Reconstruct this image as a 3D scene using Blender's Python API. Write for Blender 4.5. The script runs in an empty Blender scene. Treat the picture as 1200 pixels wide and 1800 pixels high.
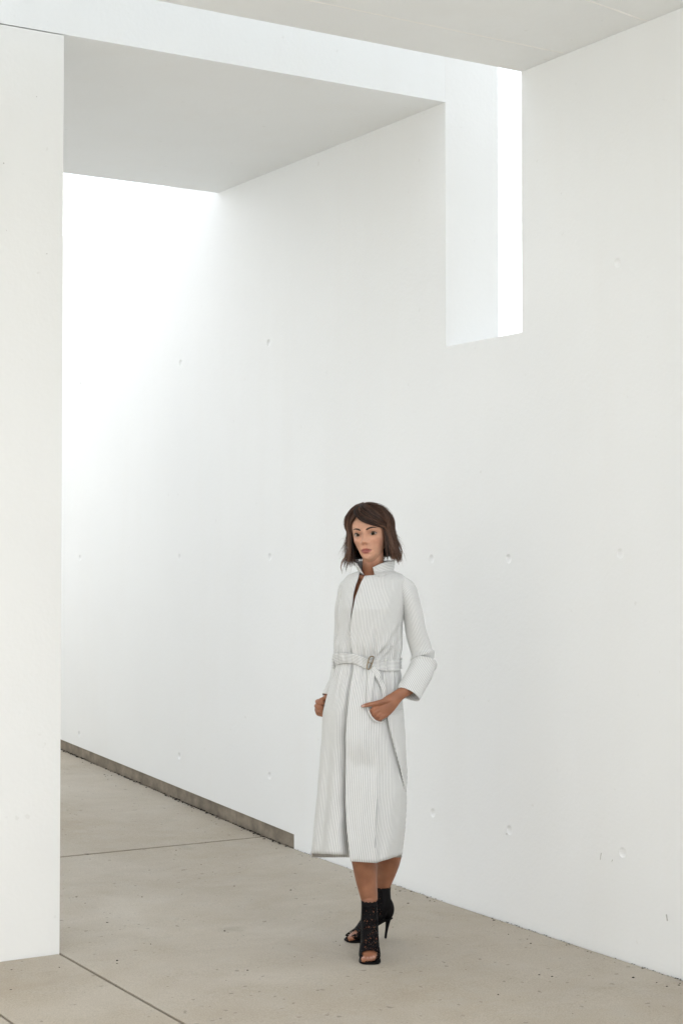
import bpy, bmesh, math, random
import numpy as np
from mathutils import Matrix, Vector

rng = np.random.default_rng(7)
random.seed(7)
scene = bpy.context.scene
R = math.radians

# ------------------------------------------------------------------ camera
FPX, CAMH, YAW, PITCH = 2933.0, 1.585, 31.96, 1.66        # focal length in pixels of the 1200x1800 photograph
cam_data = bpy.data.cameras.new('camera')
cam_data.sensor_fit = 'VERTICAL'
cam_data.sensor_height = 36.0
cam_data.lens = 36.0 * FPX / 1800.0
cam_data.clip_end = 6000
cam_data.clip_start = 0.05
cam = bpy.data.objects.new('camera', cam_data)
scene.collection.objects.link(cam)
cam.location = (0, 0, CAMH)
cam.rotation_euler = (R(90 + PITCH), 0, R(-YAW))
scene.camera = cam

# ------------------------------------------------------------------ sky, sun, exposure
SUN_EL, SUN_AZ = 35.0, 137.0            # azimuth clockwise from +Y: behind the long wall, so the court is in open shade
world = bpy.data.worlds.new('World')
scene.world = world
world.use_nodes = True
wn, wl = world.node_tree.nodes, world.node_tree.links
wn.clear()
sky = wn.new('ShaderNodeTexSky')
sky.sky_type = 'NISHITA'
sky.sun_disc = False
sky.sun_elevation = R(SUN_EL)
sky.sun_rotation = R(SUN_AZ)
sky.air_density = 1.0
sky.dust_density = 2.4
sky.ozone_density = 1.0
hs = wn.new('ShaderNodeHueSaturation')
hs.inputs['Saturation'].default_value = 0.22           # a bright, milky, thinly overcast sky
bg = wn.new('ShaderNodeBackground')
bg.inputs['Strength'].default_value = 0.15
wo = wn.new('ShaderNodeOutputWorld')
wl.new(sky.outputs[0], hs.inputs['Color'])
wl.new(hs.outputs[0], bg.inputs['Color'])
wl.new(bg.outputs[0], wo.inputs['Surface'])

sun_data = bpy.data.lights.new('sun', 'SUN')
sun_data.energy = 0.5
sun_data.angle = R(80)
sun_data.color = (1.0, 0.985, 0.96)
sun = bpy.data.objects.new('sun', sun_data)
scene.collection.objects.link(sun)
_az, _el = R(SUN_AZ), R(SUN_EL)
sdir = Vector((math.sin(_az) * math.cos(_el), math.cos(_az) * math.cos(_el), math.sin(_el)))
sun.rotation_euler = sdir.to_track_quat('Z', 'Y').to_euler()
sun.location = (8, -8, 12)

vs = scene.view_settings
vs.view_transform = 'Standard'
vs.look = 'None'
vs.exposure = 1.96
vs.gamma = 1.0
vs.use_curve_mapping = False
scene.cycles.max_bounces = 12
scene.cycles.diffuse_bounces = 8
scene.cycles.transparent_max_bounces = 16
scene.cycles.use_denoising = True
scene.cycles.sample_clamp_indirect = 8.0

# ------------------------------------------------------------------ pixel helpers
_y, _p = R(YAW), R(PITCH)
FW = np.array([math.sin(_y) * math.cos(_p), math.cos(_y) * math.cos(_p), math.sin(_p)])
RT = np.array([math.cos(_y), -math.sin(_y), 0.0])
UP = np.cross(RT, FW)
FH = np.array([math.sin(_y), math.cos(_y), 0.0])
CP = np.array([0, 0, CAMH])


def ray(px, py):
    return FW + RT * (px - 600) / FPX - UP * (py - 900) / FPX


def on_x(px, py, d):
    v = ray(px, py)
    return CP + v * d / v[0]


def on_y(px, py, d):
    v = ray(px, py)
    return CP + v * d / v[1]


def on_floor(px, py):
    v = ray(px, py)
    t = 5.0
    for _ in range(40):
        t = (zf((v * t)[1]) - CAMH) / v[2]
    return CP + v * t


RAMP_Y = 7.887


def zf(y):
    """height of the paved floor: a slight fall, then a ramp beyond the cross joint"""
    if y < RAMP_Y:
        return float(np.interp(y, [2.0, 4.68, 5.35, 6.2, 6.645, 7.5, RAMP_Y], [-0.035, 0.009, 0.020, 0.036, 0.049, 0.077, 0.097]))
    return 0.097 + 0.0705 * (y - RAMP_Y)


# ------------------------------------------------------------------ object helpers
COL = scene.collection


def add_obj(name, me, mat=None, parent=None):
    o = bpy.data.objects.new(name, me)
    COL.objects.link(o)
    if mat is not None:
        me.materials.clear()
        me.materials.append(mat)
    if parent is not None:
        o.parent = parent
    return o


def tag(o, label=None, cat=None, group=None, kind=None):
    if label:
        o['label'] = label
    if cat:
        o['category'] = cat
    if group:
        o['group'] = group
    if kind:
        o['kind'] = kind
    return o


def mesh_from(name, verts, faces, smooth=False):
    me = bpy.data.meshes.new(name)
    me.from_pydata([tuple(map(float, v)) for v in verts], [], [tuple(f) for f in faces])
    me.update()
    if smooth:
        me.polygons.foreach_set('use_smooth', [True] * len(me.polygons))
    return me


def set_attr(me, name, vals):
    a = me.attributes.new(name, 'FLOAT', 'POINT')
    a.data.foreach_set('value', np.asarray(vals, dtype=np.float32))


def set_col(me, name, cols):
    a = me.attributes.new(name, 'FLOAT_COLOR', 'POINT')
    c = np.ones((len(cols), 4), dtype=np.float32)
    c[:, :3] = cols
    a.data.foreach_set('color', c.ravel())


def box_bm(bm, x0, x1, y0, y1, z0, z1):
    vs_ = [bm.verts.new(p) for p in ((x0, y0, z0), (x1, y0, z0), (x1, y1, z0), (x0, y1, z0),
                                     (x0, y0, z1), (x1, y0, z1), (x1, y1, z1), (x0, y1, z1))]
    for f in ((3, 2, 1, 0), (4, 5, 6, 7), (0, 1, 5, 4), (1, 2, 6, 5), (2, 3, 7, 6), (3, 0, 4, 7)):
        bm.faces.new([vs_[i] for i in f])
    return vs_


def bm_obj(name, bm, mat, parent=None, bevel=0.0):
    if bevel:
        bmesh.ops.bevel(bm, geom=list(bm.edges), offset=bevel, segments=2, affect='EDGES', profile=0.6)
    bmesh.ops.recalc_face_normals(bm, faces=bm.faces[:])
    me = bpy.data.meshes.new(name)
    bm.to_mesh(me)
    bm.free()
    return add_obj(name, me, mat, parent)


# ------------------------------------------------------------------ materials
class MatB:
    def __init__(self, name):
        self.m = bpy.data.materials.new(name)
        self.m.use_nodes = True
        self.n = self.m.node_tree.nodes
        self.l = self.m.node_tree.links
        self.b = self.n['Principled BSDF']

    def node(self, t, **kw):
        nd = self.n.new(t)
        for k, v in kw.items():
            setattr(nd, k, v)
        return nd

    def link(self, a, b):
        self.l.new(a, b)

    def noise(self, vec, scale, detail=4.0, rough=0.55, dist=0.0):
        nd = self.node('ShaderNodeTexNoise')
        nd.inputs['Scale'].default_value = scale
        nd.inputs['Detail'].default_value = detail
        nd.inputs['Roughness'].default_value = rough
        nd.inputs['Distortion'].default_value = dist
        if vec is not None:
            self.link(vec, nd.inputs['Vector'])
        return nd.outputs['Fac']

    def ramp(self, fac, stops):
        r = self.node('ShaderNodeValToRGB')
        el = r.color_ramp.elements
        el[0].position, el[0].color = stops[0][0], (*stops[0][1], 1)
        el[1].position, el[1].color = stops[-1][0], (*stops[-1][1], 1)
        for p, c in stops[1:-1]:
            e = el.new(p)
            e.color = (*c, 1)
        self.link(fac, r.inputs[0])
        return r.outputs[0]

    def mix(self, fac, a, b, mode='MIX'):
        nd = self.node('ShaderNodeMix', data_type='RGBA', blend_type=mode)
        for s, v in ((nd.inputs[0], fac), (nd.inputs[6], a), (nd.inputs[7], b)):
            if isinstance(v, (int, float)):
                s.default_value = v
            elif isinstance(v, tuple):
                s.default_value = (*v, 1)
            else:
                self.link(v, s)
        return nd.outputs[2]

    def bump(self, h, strength, dist):
        nd = self.node('ShaderNodeBump')
        nd.inputs['Strength'].default_value = strength
        nd.inputs['Distance'].default_value = dist
        self.link(h, nd.inputs['Height'])
        self.link(nd.outputs[0], self.b.inputs['Normal'])

    def mapping(self, vec, scale):
        nd = self.node('ShaderNodeMapping')
        nd.inputs['Scale'].default_value = scale
        self.link(vec, nd.inputs['Vector'])
        return nd.outputs[0]


def g3(v):
    return (v, v, v)


def mat_paint(name, base, warm=0.0, cool=0.0):
    b = MatB(name)
    co = b.node('ShaderNodeTexCoord').outputs['Object']
    big = b.noise(co, 0.55, 3)
    streak = b.noise(b.mapping(co, (3.0, 3.0, 0.35)), 1.4, 5, 0.6)
    fine = b.noise(co, 60, 3)
    c0 = tuple(base * k for k in (0.992 - cool, 1.0, 0.99 - warm + cool))
    c1 = tuple(base * 0.955 * k for k in (0.992 - cool, 1.0, 0.99 - warm + cool))
    col = b.mix(b.ramp(big, [(0.35, g3(0)), (0.7, g3(1))]), c0, c1)
    col = b.mix(b.ramp(streak, [(0.5, g3(0)), (0.8, g3(0.35))]), col, tuple(base * 0.93 * k for k in (1, 1, .98)))
    spots = b.noise(co, 23, 2, 0.4)
    col = b.mix(b.ramp(spots, [(0.745, g3(0)), (0.79, g3(0.14))]), col, (0.45, 0.43, 0.39))
    b.link(col, b.b.inputs['Base Color'])
    b.b.inputs['Roughness'].default_value = 0.62
    b.b.inputs['Specular IOR Level'].default_value = 0.35
    mid = b.noise(co, 5.5, 4)
    add = b.node('ShaderNodeMath', operation='MULTIPLY_ADD')
    b.link(mid, add.inputs[0])
    add.inputs[1].default_value = 3.0
    b.link(fine, add.inputs[2])
    b.bump(add.outputs[0], 0.16, 0.004)
    return b.m


def mat_floor():
    b = MatB('trowelled concrete')
    tc = b.node('ShaderNodeTexCoord').outputs['Object']
    wp = b.node('ShaderNodeVectorMath', operation='ADD')
    b.link(tc, wp.inputs[0])
    wn_ = b.node('ShaderNodeTexNoise')
    wn_.inputs['Scale'].default_value = 1.1
    b.link(tc, wn_.inputs['Vector'])
    sc = b.node('ShaderNodeVectorMath', operation='SCALE')
    b.link(wn_.outputs['Color'], sc.inputs[0])
    sc.inputs['Scale'].default_value = 0.35
    b.link(sc.outputs[0], wp.inputs[1])
    co = wp.outputs[0]
    big = b.noise(co, 0.9, 5, 0.6)
    swirl = b.noise(b.mapping(co, (1.0, 1.5, 1)), 1.5, 6, 0.62, 0.5)
    mid = b.noise(co, 7, 5, 0.65)
    fine = b.noise(tc, 170, 4, 0.7)
    col = b.ramp(swirl, [(0.25, (0.395, 0.346, 0.278)), (0.5, (0.445, 0.400, 0.332)), (0.75, (0.500, 0.458, 0.392))])
    col = b.mix(b.ramp(big, [(0.42, g3(0)), (0.72, g3(0.50))]), col, (0.365, 0.305, 0.224))
    col = b.mix(b.ramp(mid, [(0.48, g3(0)), (0.8, g3(0.45))]), col, (0.46, 0.435, 0.385))
    grain = b.ramp(fine, [(0.3, g3(0.80)), (0.7, g3(1.14))])
    col = b.mix(1.0, col, grain, 'MULTIPLY')
    st = b.noise(co, 2.6, 3, 0.5)
    col = b.mix(b.ramp(st, [(0.66, g3(0)), (0.76, g3(0.35))]), col, (0.235, 0.205, 0.160))
    sp = b.noise(tc, 34, 2, 0.3)
    col = b.mix(b.ramp(sp, [(0.73, g3(0)), (0.76, g3(0.6))]), col, (0.16, 0.145, 0.12))
    b.link(col, b.b.inputs['Base Color'])
    rr = b.ramp(big, [(0.3, g3(0.55)), (0.7, g3(0.78))])
    b.link(rr, b.b.inputs['Roughness'])
    b.b.inputs['Specular IOR Level'].default_value = 0.3
    b.bump(mid, 0.10, 0.006)
    return b.m


def mat_plain(name, col, rough=0.6, noise_scale=30, var=0.15, metallic=0.0, spec=0.4, bump=0.0):
    b = MatB(name)
    co = b.node('ShaderNodeTexCoord').outputs['Object']
    n = b.noise(co, noise_scale, 4)
    lo = tuple(c * (1 - var) for c in col)
    hi = tuple(min(1, c * (1 + var)) for c in col)
    b.link(b.ramp(n, [(0.3, lo), (0.7, hi)]), b.b.inputs['Base Color'])
    b.b.inputs['Roughness'].default_value = rough
    b.b.inputs['Metallic'].default_value = metallic
    b.b.inputs['Specular IOR Level'].default_value = spec
    if bump:
        b.bump(n, bump, 0.003)
    return b.m


M_WALL = mat_paint('white painted concrete wall', 0.865, 0.0, 0.008)
M_PIER = mat_paint('white painted concrete pier', 0.84, 0.01)
M_CEIL = mat_paint('white painted concrete soffit', 0.875, 0.0, 0.014)
M_FLOOR = mat_floor()
M_FOOT = mat_plain('raw brown concrete footing', (0.250, 0.212, 0.165), 0.85, 14, 0.28, bump=0.5)
M_GROUND = mat_plain('compacted pale soil', (0.24, 0.215, 0.175), 0.95, 3, 0.25)
M_DIRT = mat_plain('dark dry dirt', (0.020, 0.016, 0.012), 0.95, 40, 0.5)
M_SEAM = mat_plain('pale joint filler', (0.9, 0.9, 0.88), 0.6, 20, 0.03)
M_MARK = mat_plain('dark scuff', (0.52, 0.51, 0.49), 0.9, 80, 0.2)

# ------------------------------------------------------------------ setting: ground and paved floor
WX = 4.433            # inner face of the long wall
WT = 0.302            # its thickness
FY = 6.205            # front face of the portal
CZ = 3.69             # underside of both slabs
PX = 2.565            # free edge of the pier
NY = 5.648            # edge of the canopy slab
BY = 8.442            # far edge of the portal roof

bm = bmesh.new()
bmesh.ops.create_grid(bm, x_segments=24, y_segments=24, size=1500)
ground = bm_obj('ground', bm, M_GROUND)
ground.location.z = -0.32
tag(ground, 'pale bare ground reaching to the horizon', kind='structure')

floor = bpy.data.objects.new('floor', None)
COL.objects.link(floor)
tag(floor, 'weathered beige concrete paving cast in large slabs', kind='structure')


def slab(x0, x1, y0, y1, gap=0.003):
    n = 2 + int((y1 - y0) / 0.3)
    ys = sorted(set([y0, y1] + [y for y in (2.0, 4.68, 5.35, 6.2, 6.645, 7.5, RAMP_Y) if y0 < y < y1] + list(np.linspace(y0, y1, n))))
    bm = bmesh.new()
    rows = []
    for y in ys:
        z = zf(y)
        rows.append([bm.verts.new(p) for p in ((x0, y, z - 0.22), (x0, y, z - 0.0015), (x0 + 0.0015, y, z),
                                               (x1 - 0.0015, y, z), (x1, y, z - 0.0015), (x1, y, z - 0.22))])
    for a, b_ in zip(rows, rows[1:]):
        for i in range(6):
            bm.faces.new((a[i], a[(i + 1) % 6], b_[(i + 1) % 6], b_[i]))
    bm.faces.new(rows[0])
    bm.faces.new(list(reversed(rows[-1])))
    return bm_obj('slab', bm, M_FLOOR, floor)


slab(PX + 0.0065, WX - 0.008, -9.0, RAMP_Y - 0.010)
slab(2.068 + 0.005, PX - 0.0065, -9.0, FY - 0.005)
slab(-9.0, 2.068 - 0.005, -9.0, FY - 0.005)
slab(PX + 0.0065, WX - 0.010, RAMP_Y + 0.010, 15.0)
slab(-9.0, PX - 0.0035, FY + 0.41, 15.0)

# ------------------------------------------------------------------ the long wall with its notch and tie holes
STRIP_Y = 7.573


def strip_top(y):
    return 0.152 + (y - STRIP_Y) * 0.0665


Y0, Y1 = -9.0, 15.0
poly = [(Y0, -0.25), (STRIP_Y, -0.25)]
poly += [(STRIP_Y, strip_top(STRIP_Y)), (Y1, strip_top(Y1)), (Y1, 3.74), (BY + 0.002, 3.858), (BY + 0.002, CZ + 1.42),
         (FY, CZ + 1.42), (FY, 2.563), (NY - 0.004, 2.563), (NY - 0.004, CZ), (Y0, CZ)]
bm = bmesh.new()
va = [bm.verts.new((WX, y, z)) for y, z in poly]
vb = [bm.verts.new((WX + WT, y, z)) for y, z in poly]
bm.faces.new(va)
bm.faces.new(list(reversed(vb)))
n = len(poly)
for i in range(n):
    j = (i + 1) % n
    bm.faces.new((va[i], vb[i], vb[j], va[j]))
bmesh.ops.recalc_face_normals(bm, faces=bm.faces[:])
wall = bm_obj('concrete_wall', bm, M_WALL)
tag(wall, 'long white concrete wall with rows of round tie holes and a high notch', 'wall')

holes = [(10.407, 0.425), (8.915, 0.427), (7.833, 0.428), (6.314, 0.424), (5.741, 0.424), (5.018, 0.434),
         (10.409, 1.600), (8.917, 1.604), (7.835, 1.603), (6.321, 1.591), (5.743, 1.591), (5.024, 1.611),
         (5.033, 2.768), (7.85, 2.762), (8.912, 2.760), (10.412, 2.762), (3.6, 0.43), (3.6, 1.6), (3.6, 2.765)]
bm = bmesh.new()
for y, z in holes:
    r_ = 0.034
    off = r_ - 0.0072
    m4 = Matrix.Translation((WX - off, y, z + 0.001))
    bmesh.ops.create_uvsphere(bm, u_segments=24, v_segments=16, radius=r_, matrix=m4)
me = bpy.data.meshes.new('cutter')
bm.to_mesh(me)
bm.free()
cut = bpy.data.objects.new('cutter', me)
COL.objects.link(cut)
md = wall.modifiers.new('tie holes', 'BOOLEAN')
md.object = cut
md.operation = 'DIFFERENCE'
md.solver = 'EXACT'
bpy.context.view_layer.update()
dg = bpy.context.evaluated_depsgraph_get()
me = bpy.data.meshes.new_from_object(wall.evaluated_get(dg))
wall.modifiers.clear()
wall.data = me
bpy.data.objects.remove(cut)

# raw footing that shows in a low strip under the far part of the wall
bm = bmesh.new()
ys = np.linspace(STRIP_Y + 0.0015, Y1, 60)
ra = []
for y in ys:
    j = 0.003 * math.sin(y * 9) + rng.normal(0, 0.0015)
    ra.append([bm.verts.new(p) for p in ((WX + 0.016 + j, y, zf(y) - 0.3), (WX + 0.014 + j, y, strip_top(y) - 0.0012),
                                         (WX + 0.25, y, strip_top(y) - 0.0012), (WX + 0.25, y, zf(y) - 0.3))])
for a, b_ in zip(ra, ra[1:]):
    for i in range(4):
        bm.faces.new((a[i], a[(i + 1) % 4], b_[(i + 1) % 4], b_[i]))
bm.faces.new(ra[0])
bm.faces.new(list(reversed(ra[-1])))
bm_obj('footing', bm, M_FOOT, wall)

# small scuffs on the wall
for (px, py, w, h, a) in ((1055, 1505, 1.4, 13, 0.25), (1171, 1613, 2.4, 11, -0.2), (1075, 1513, 1.2, 5, 0.6), (890, 1466, 2.2, 2.6, 0)):
    c = on_x(px, py, WX - 0.0012)
    s_ = 0.00225
    bm = bmesh.new()
    box_bm(bm, -0.0008, 0.0008, -w * s_ / 2, w * s_ / 2, -h * s_ / 2, h * s_ / 2)
    o = bm_obj('scuff', bm, M_MARK, wall)
    o.location = c
    o.rotation_euler = (a, 0, 0)

# ------------------------------------------------------------------ pier, portal roof, canopy slab
LX = -2.2
CWX, CWH, CRX, PWH = -2.4, 3.68, 1.3, 5.6
BWY = -4.5
bm = bmesh.new()
box_bm(bm, LX, PX, FY, FY + 0.40, -0.05, CZ - 0.004)
pier = bm_obj('pier', bm, M_PIER, bevel=0.004)
tag(pier, 'broad white concrete pier carrying the portal beam, tiny pits on its face', 'pier')
for (px, py, r_) in ((7, 287, 1.5), (65, 170, 1.1), (83, 446, 1.2), (12, 405, 0.8)):
    c = on_y(px, py, FY)
    bm = bmesh.new()
    bmesh.ops.create_uvsphere(bm, u_segments=8, v_segments=6, radius=r_ * 0.0019)
    for v in bm.verts:
        v.co.y *= 0.25
    o = bm_obj('pit', bm, M_MARK, pier)
    o.location = c

bm = bmesh.new()
box_bm(bm, CRX - 0.3, WX - 0.0005, FY, BY, CZ, CZ + 1.42)  # upper part out of view, thickened to dim sky light on the lintel
roof = bm_obj('portal_roof', bm, M_CEIL)
tag(roof, 'thick white roof block spanning from the pier to the long wall', 'roof')

bm = bmesh.new()
box_bm(bm, LX, WX + WT + 2.2, 2.4, NY, CZ + 0.001, CZ + 1.42)  # unseen overhang and extra depth added to shade the jamb and lintel
canopy = bm_obj('canopy_slab', bm, M_CEIL, bevel=0.004)
tag(canopy, 'pale canopy ceiling slab with faint seam lines over the forecourt', 'ceiling')
for (xa, ya, xb, yb) in ((LX + 0.1, 5.335, WX - 0.02, 5.342), (LX + 0.1, 3.65, WX - 0.004, 4.85), (LX + 0.1, 4.2, WX - 0.004, 4.2)):
    bm = bmesh.new()
    npt = 60
    rows = []
    d = Vector((xb - xa, yb - ya, 0)).normalized()
    nrm = Vector((-d.y, d.x, 0))
    for i in range(npt):
        t = i / (npt - 1)
        c = Vector((xa + (xb - xa) * t, ya + (yb - ya) * t, CZ + 0.003)) + nrm * rng.normal(0, 0.0006)
        w = 0.0075 + rng.normal(0, 0.0006)
        dz = 0.0052 + rng.normal(0, 0.0007)
        rows.append([bm.verts.new(c - nrm * w), bm.verts.new(c + Vector((0, 0, -dz))), bm.verts.new(c + nrm * w)])
    for a, b_ in zip(rows, rows[1:]):
        for i in range(2):
            bm.faces.new((a[i], a[i + 1], b_[i + 1], b_[i]))
    bm_obj('seam', bm, M_SEAM, canopy)

# white unseen walls around the court and passage, some added to shape the light
bm = bmesh.new()
box_bm(bm, CWX - 0.3, CWX, -6.0, FY - 0.002, -0.25, CWH)
w2 = bm_obj('unseen_court_wall', bm, M_WALL, bevel=0.004)
tag(w2, 'white court wall facing the long wall across the paving', 'wall')
bm = bmesh.new()
box_bm(bm, CWX + 0.002, WX - 0.002, BWY - 0.3, BWY, -0.25, CWH)  # added behind the viewer to block low sky and bounce light
w4 = bm_obj('unseen_court_wall', bm, M_WALL, bevel=0.004)
tag(w4, 'unseen white wall behind the viewer, added to block low sky and bounce light', 'wall')
bm = bmesh.new()
box_bm(bm, CRX - 0.3, CRX, BY + 0.004, 14.0, -0.25, PWH)  # out of view, made taller to hold back sky light in the passage
w3 = bm_obj('unseen_passage_wall', bm, M_WALL, bevel=0.004)
tag(w3, 'white wall behind the pier closing the far side of the ramp passage', 'wall')

bm = bmesh.new()
box_bm(bm, WX + WT + 0.004, WX + WT + 2.19, 1.0, NY - 0.25, -0.25, CZ - 0.002)  # unseen block added to keep low sky and sun off the notch jamb
w6 = bm_obj('jamb_shade_block', bm, M_WALL, bevel=0.004)
tag(w6, 'unseen white block behind the long wall, added under the canopy slab to shade the notch jamb', 'building')
bm = bmesh.new()
box_bm(bm, CRX + 0.002, WX - 0.002, 13.7, 14.0, 0.0, 4.6)  # unseen end wall added to cut low sky light from the far side
w5 = bm_obj('unseen_passage_wall', bm, M_WALL, bevel=0.004)
tag(w5, 'unseen white wall added at the top end of the ramp passage to block low sky', 'wall')

# ------------------------------------------------------------------ dirt and dry crumbs on the paving
def crumbs(name, pts, label):
    vs_, fs = [], []
    for (x, y, r_) in pts:
        z = zf(y)
        k = 6
        a0 = random.random() * 6
        st = 0.5 + random.random()
        base = len(vs_)
        for i in range(k):
            a = a0 + 2 * math.pi * i / k
            rr = r_ * (0.7 + 0.6 * random.random())
            vs_.append((x + rr * math.cos(a) * st, y + rr * math.sin(a), z + 0.0008))
        for i in range(k):
            a = a0 + 2 * math.pi * i / k
            rr = r_ * (0.3 + 0.4 * random.random())
            vs_.append((x + rr * math.cos(a) * st, y + rr * math.sin(a), z + r_ * (0.3 + 0.5 * random.random())))
        for i in range(k):
            j = (i + 1) % k
            fs.append((base + i, base + j, base + k + j, base + k + i))
        fs.append(tuple(base + k + i for i in range(k)))
    o = add_obj(name, mesh_from(name, vs_, fs), M_DIRT)
    tag(o, label, kind='stuff')
    return o


pts = []
for y in np.arange(RAMP_Y - 0.3, 13.0, 0.006):                 # line of silt along the footing
    dens = 0.45 + 0.45 * math.sin(y * 2.3) * math.sin(y * 5.1 + 1)
    if random.random() < dens:
        pts.append((WX - 0.002 - abs(rng.normal(0, 0.011)), y, 0.003 + 0.005 * random.random()))
for y in np.arange(4.2, RAMP_Y, 0.012):                        # broken line along the wall base
    if random.random() < 0.35 + 0.35 * math.sin(y * 7.0):
        pts.append((WX - 0.004 - abs(rng.normal(0, 0.006)), y, 0.002 + 0.0022 * random.random()))
for _ in range(90):
    y = random.uniform(4.2, 12)
    pts.append((WX - 0.01 - abs(rng.normal(0, 0.06)), y, 0.002 + 0.003 * random.random()))
crumbs('dirt', pts, 'dark silt and grit gathered along the foot of the white wall')
pts = []
for (px, py, s_) in ((717, 1588, 2.5), (755, 1584, 2), (763, 1585, 2), (867, 1618, 2.5), (932, 1659, 2.5), (893, 1643, 2), (947, 1714, 2.5), (970, 1717, 2), (1112, 1719, 3),
                     (875, 1749, 2.5), (597, 1662, 2), (638, 1559, 2.2), (625, 1561, 2), (618, 1541, 2), (511, 1565, 2.5), (519, 1563, 1.4), (412, 1558, 2),
                     (354, 1520, 2), (310, 1495, 2), (250, 1577, 2), (243, 1574, 1.4), (189, 1622, 2.5), (395, 1637, 2.5), (435, 1706, 2.5), (206, 1689, 2.5), (206, 1694, 2),
                     (265, 1660, 2), (150, 1588, 1.6), (320, 1573, 1.6), (280, 1370, 2), (420, 1430, 2), (190, 1370, 2), (204, 1382, 2), (345, 1480, 1.6), (112, 1563, 1.5), (135, 1577, 2),
                     (21, 1705, 1.6), (20, 1740, 2), (105, 1701, 1.6), (1032, 1673, 2), (590, 1655, 1.6), (690, 1630, 1.4)):
    c = on_floor(px, py)
    pts.append((c[0], c[1], s_ * 0.0019))
for _ in range(70):
    pts.append((random.uniform(2.65, 4.38), random.uniform(4.3, 11), 0.0012 + 0.0014 * random.random()))
crumbs('grit', pts, 'dry leaf crumbs and grit scattered on the beige paving')

# ================================================================== the woman
D0 = 6.70                                              # horizontal distance of her axis along the view
_o = FH * D0 + RT * ((650 - 600) / FPX * D0)
P_ORG = np.array([_o[0], _o[1], zf(_o[1])])
person = bpy.data.objects.new('person', None)
COL.objects.link(person)
person.location = P_ORG
person.rotation_euler = (0, 0, R(-YAW))
tag(person, 'person in a pinstriped white belted coat and black lace ankle boots standing by the wall', 'person')


def L(px, py, dy=0.0):
    """photo pixel + depth offset (m, away from the viewer) -> the person's own coordinates"""
    v = ray(px, py)
    t = (D0 + dy) / float(v @ FH)
    w = CP + v * t - P_ORG
    return np.array([w @ RT, w @ FH, w[2]])


def to_local(w):
    w = np.asarray(w) - P_ORG
    return np.array([w @ RT, w @ FH, w[2]])


PXM = D0 / FPX                                         # metres per photo pixel at her distance


def nrm(v):
    v = np.asarray(v, float)
    return v / (np.linalg.norm(v) + 1e-12)


def spline(pts, n):
    """Catmull-Rom through rows of pts, n samples"""
    P = np.asarray(pts, float)
    P = np.vstack([2 * P[0] - P[1], P, 2 * P[-1] - P[-2]])
    m = len(P) - 3
    out = []
    for t in np.linspace(0, m - 1e-9, n):
        i = int(t)
        u = t - i
        a, b, c, d = P[i:i + 4]
        out.append(0.5 * (2 * b + (c - a) * u + (2 * a - 5 * b + 4 * c - d) * u * u + (3 * b - a - 3 * c + d) * u ** 3))
    return np.array(out)


def tube(pts, radii, nseg=18, flat=None, side=None, n=None, cap=True):
    """closed tube; radii (r along side) or with flat = ratio of the other radius; side = preferred wide axis"""
    rows = np.column_stack([np.asarray(pts, float), np.asarray(radii, float),
                            np.asarray(flat if flat is not None else np.ones(len(pts)), float)])
    if n:
        rows = spline(rows, n)
    C, r, fl = rows[:, :3], rows[:, 3], rows[:, 4]
    T = np.gradient(C, axis=0)
    vs_, fs = [], []
    s = nrm(side if side is not None else (1, 0.01, 0))
    for i in range(len(C)):
        t = nrm(T[i])
        s2 = nrm(s - t * (s @ t))
        u = np.cross(t, s2)
        s = s2
        for k in range(nseg):
            a = 2 * math.pi * k / nseg
            vs_.append(C[i] + s2 * r[i] * math.cos(a) + u * r[i] * fl[i] * math.sin(a))
    for i in range(len(C) - 1):
        for k in range(nseg):
            k2 = (k + 1) % nseg
            fs.append((i * nseg + k, i * nseg + k2, (i + 1) * nseg + k2, (i + 1) * nseg + k))
    if cap:
        t0, t1 = nrm(T[0]), nrm(T[-1])
        for end, t, q in ((0, -t0, 0), (len(C) - 1, t1, 1)):
            base = end * nseg
            prev = [base + k for k in range(nseg)]
            for f_ in (0.75, 0.4):                       # rounded end
                h = math.sqrt(1 - f_ * f_) * r[end] * min(1, fl[end] + 0.1)
                st = len(vs_)
                for k in range(nseg):
                    p = np.asarray(vs_[base + k])
                    vs_.append(C[end] + (p - C[end]) * f_ + t * h)
                cur = [st + k for k in range(nseg)]
                for k in range(nseg):
                    k2 = (k + 1) % nseg
                    f4 = (prev[k], prev[k2], cur[k2], cur[k])
                    fs.append(f4 if q else f4[::-1])
                prev = cur
            fs.append(tuple(prev) if q else tuple(prev[::-1]))
    return np.array(vs_), fs


def merge(parts):
    V, F, o = [], [], 0
    for v, f in parts:
        V.append(v)
        F += [tuple(i + o for i in q) for q in f]
        o += len(v)
    return np.vstack(V), F


def voxel(name, parts, size, smooth_it=3):
    v, f = merge(parts)
    me = mesh_from(name, v, f)
    bm = bmesh.new()
    bm.from_mesh(me)
    bmesh.ops.recalc_face_normals(bm, faces=bm.faces[:])
    bm.to_mesh(me)
    bm.free()
    o = bpy.data.objects.new(name, me)
    COL.objects.link(o)
    md = o.modifiers.new('r', 'REMESH')
    md.mode = 'VOXEL'
    md.voxel_size = size
    if smooth_it:
        sm = o.modifiers.new('s', 'SMOOTH')
        sm.factor = 0.5
        sm.iterations = smooth_it
    bpy.context.view_layer.update()
    dg = bpy.context.evaluated_depsgraph_get()
    me2 = bpy.data.meshes.new_from_object(o.evaluated_get(dg))
    bpy.data.objects.remove(o)
    me2.name = name
    me2.polygons.foreach_set('use_smooth', [True] * len(me2.polygons))
    return me2


def coords(me):
    a = np.empty(len(me.vertices) * 3, dtype=np.float32)
    me.vertices.foreach_get('co', a)
    return a.reshape(-1, 3).astype(float)


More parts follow.
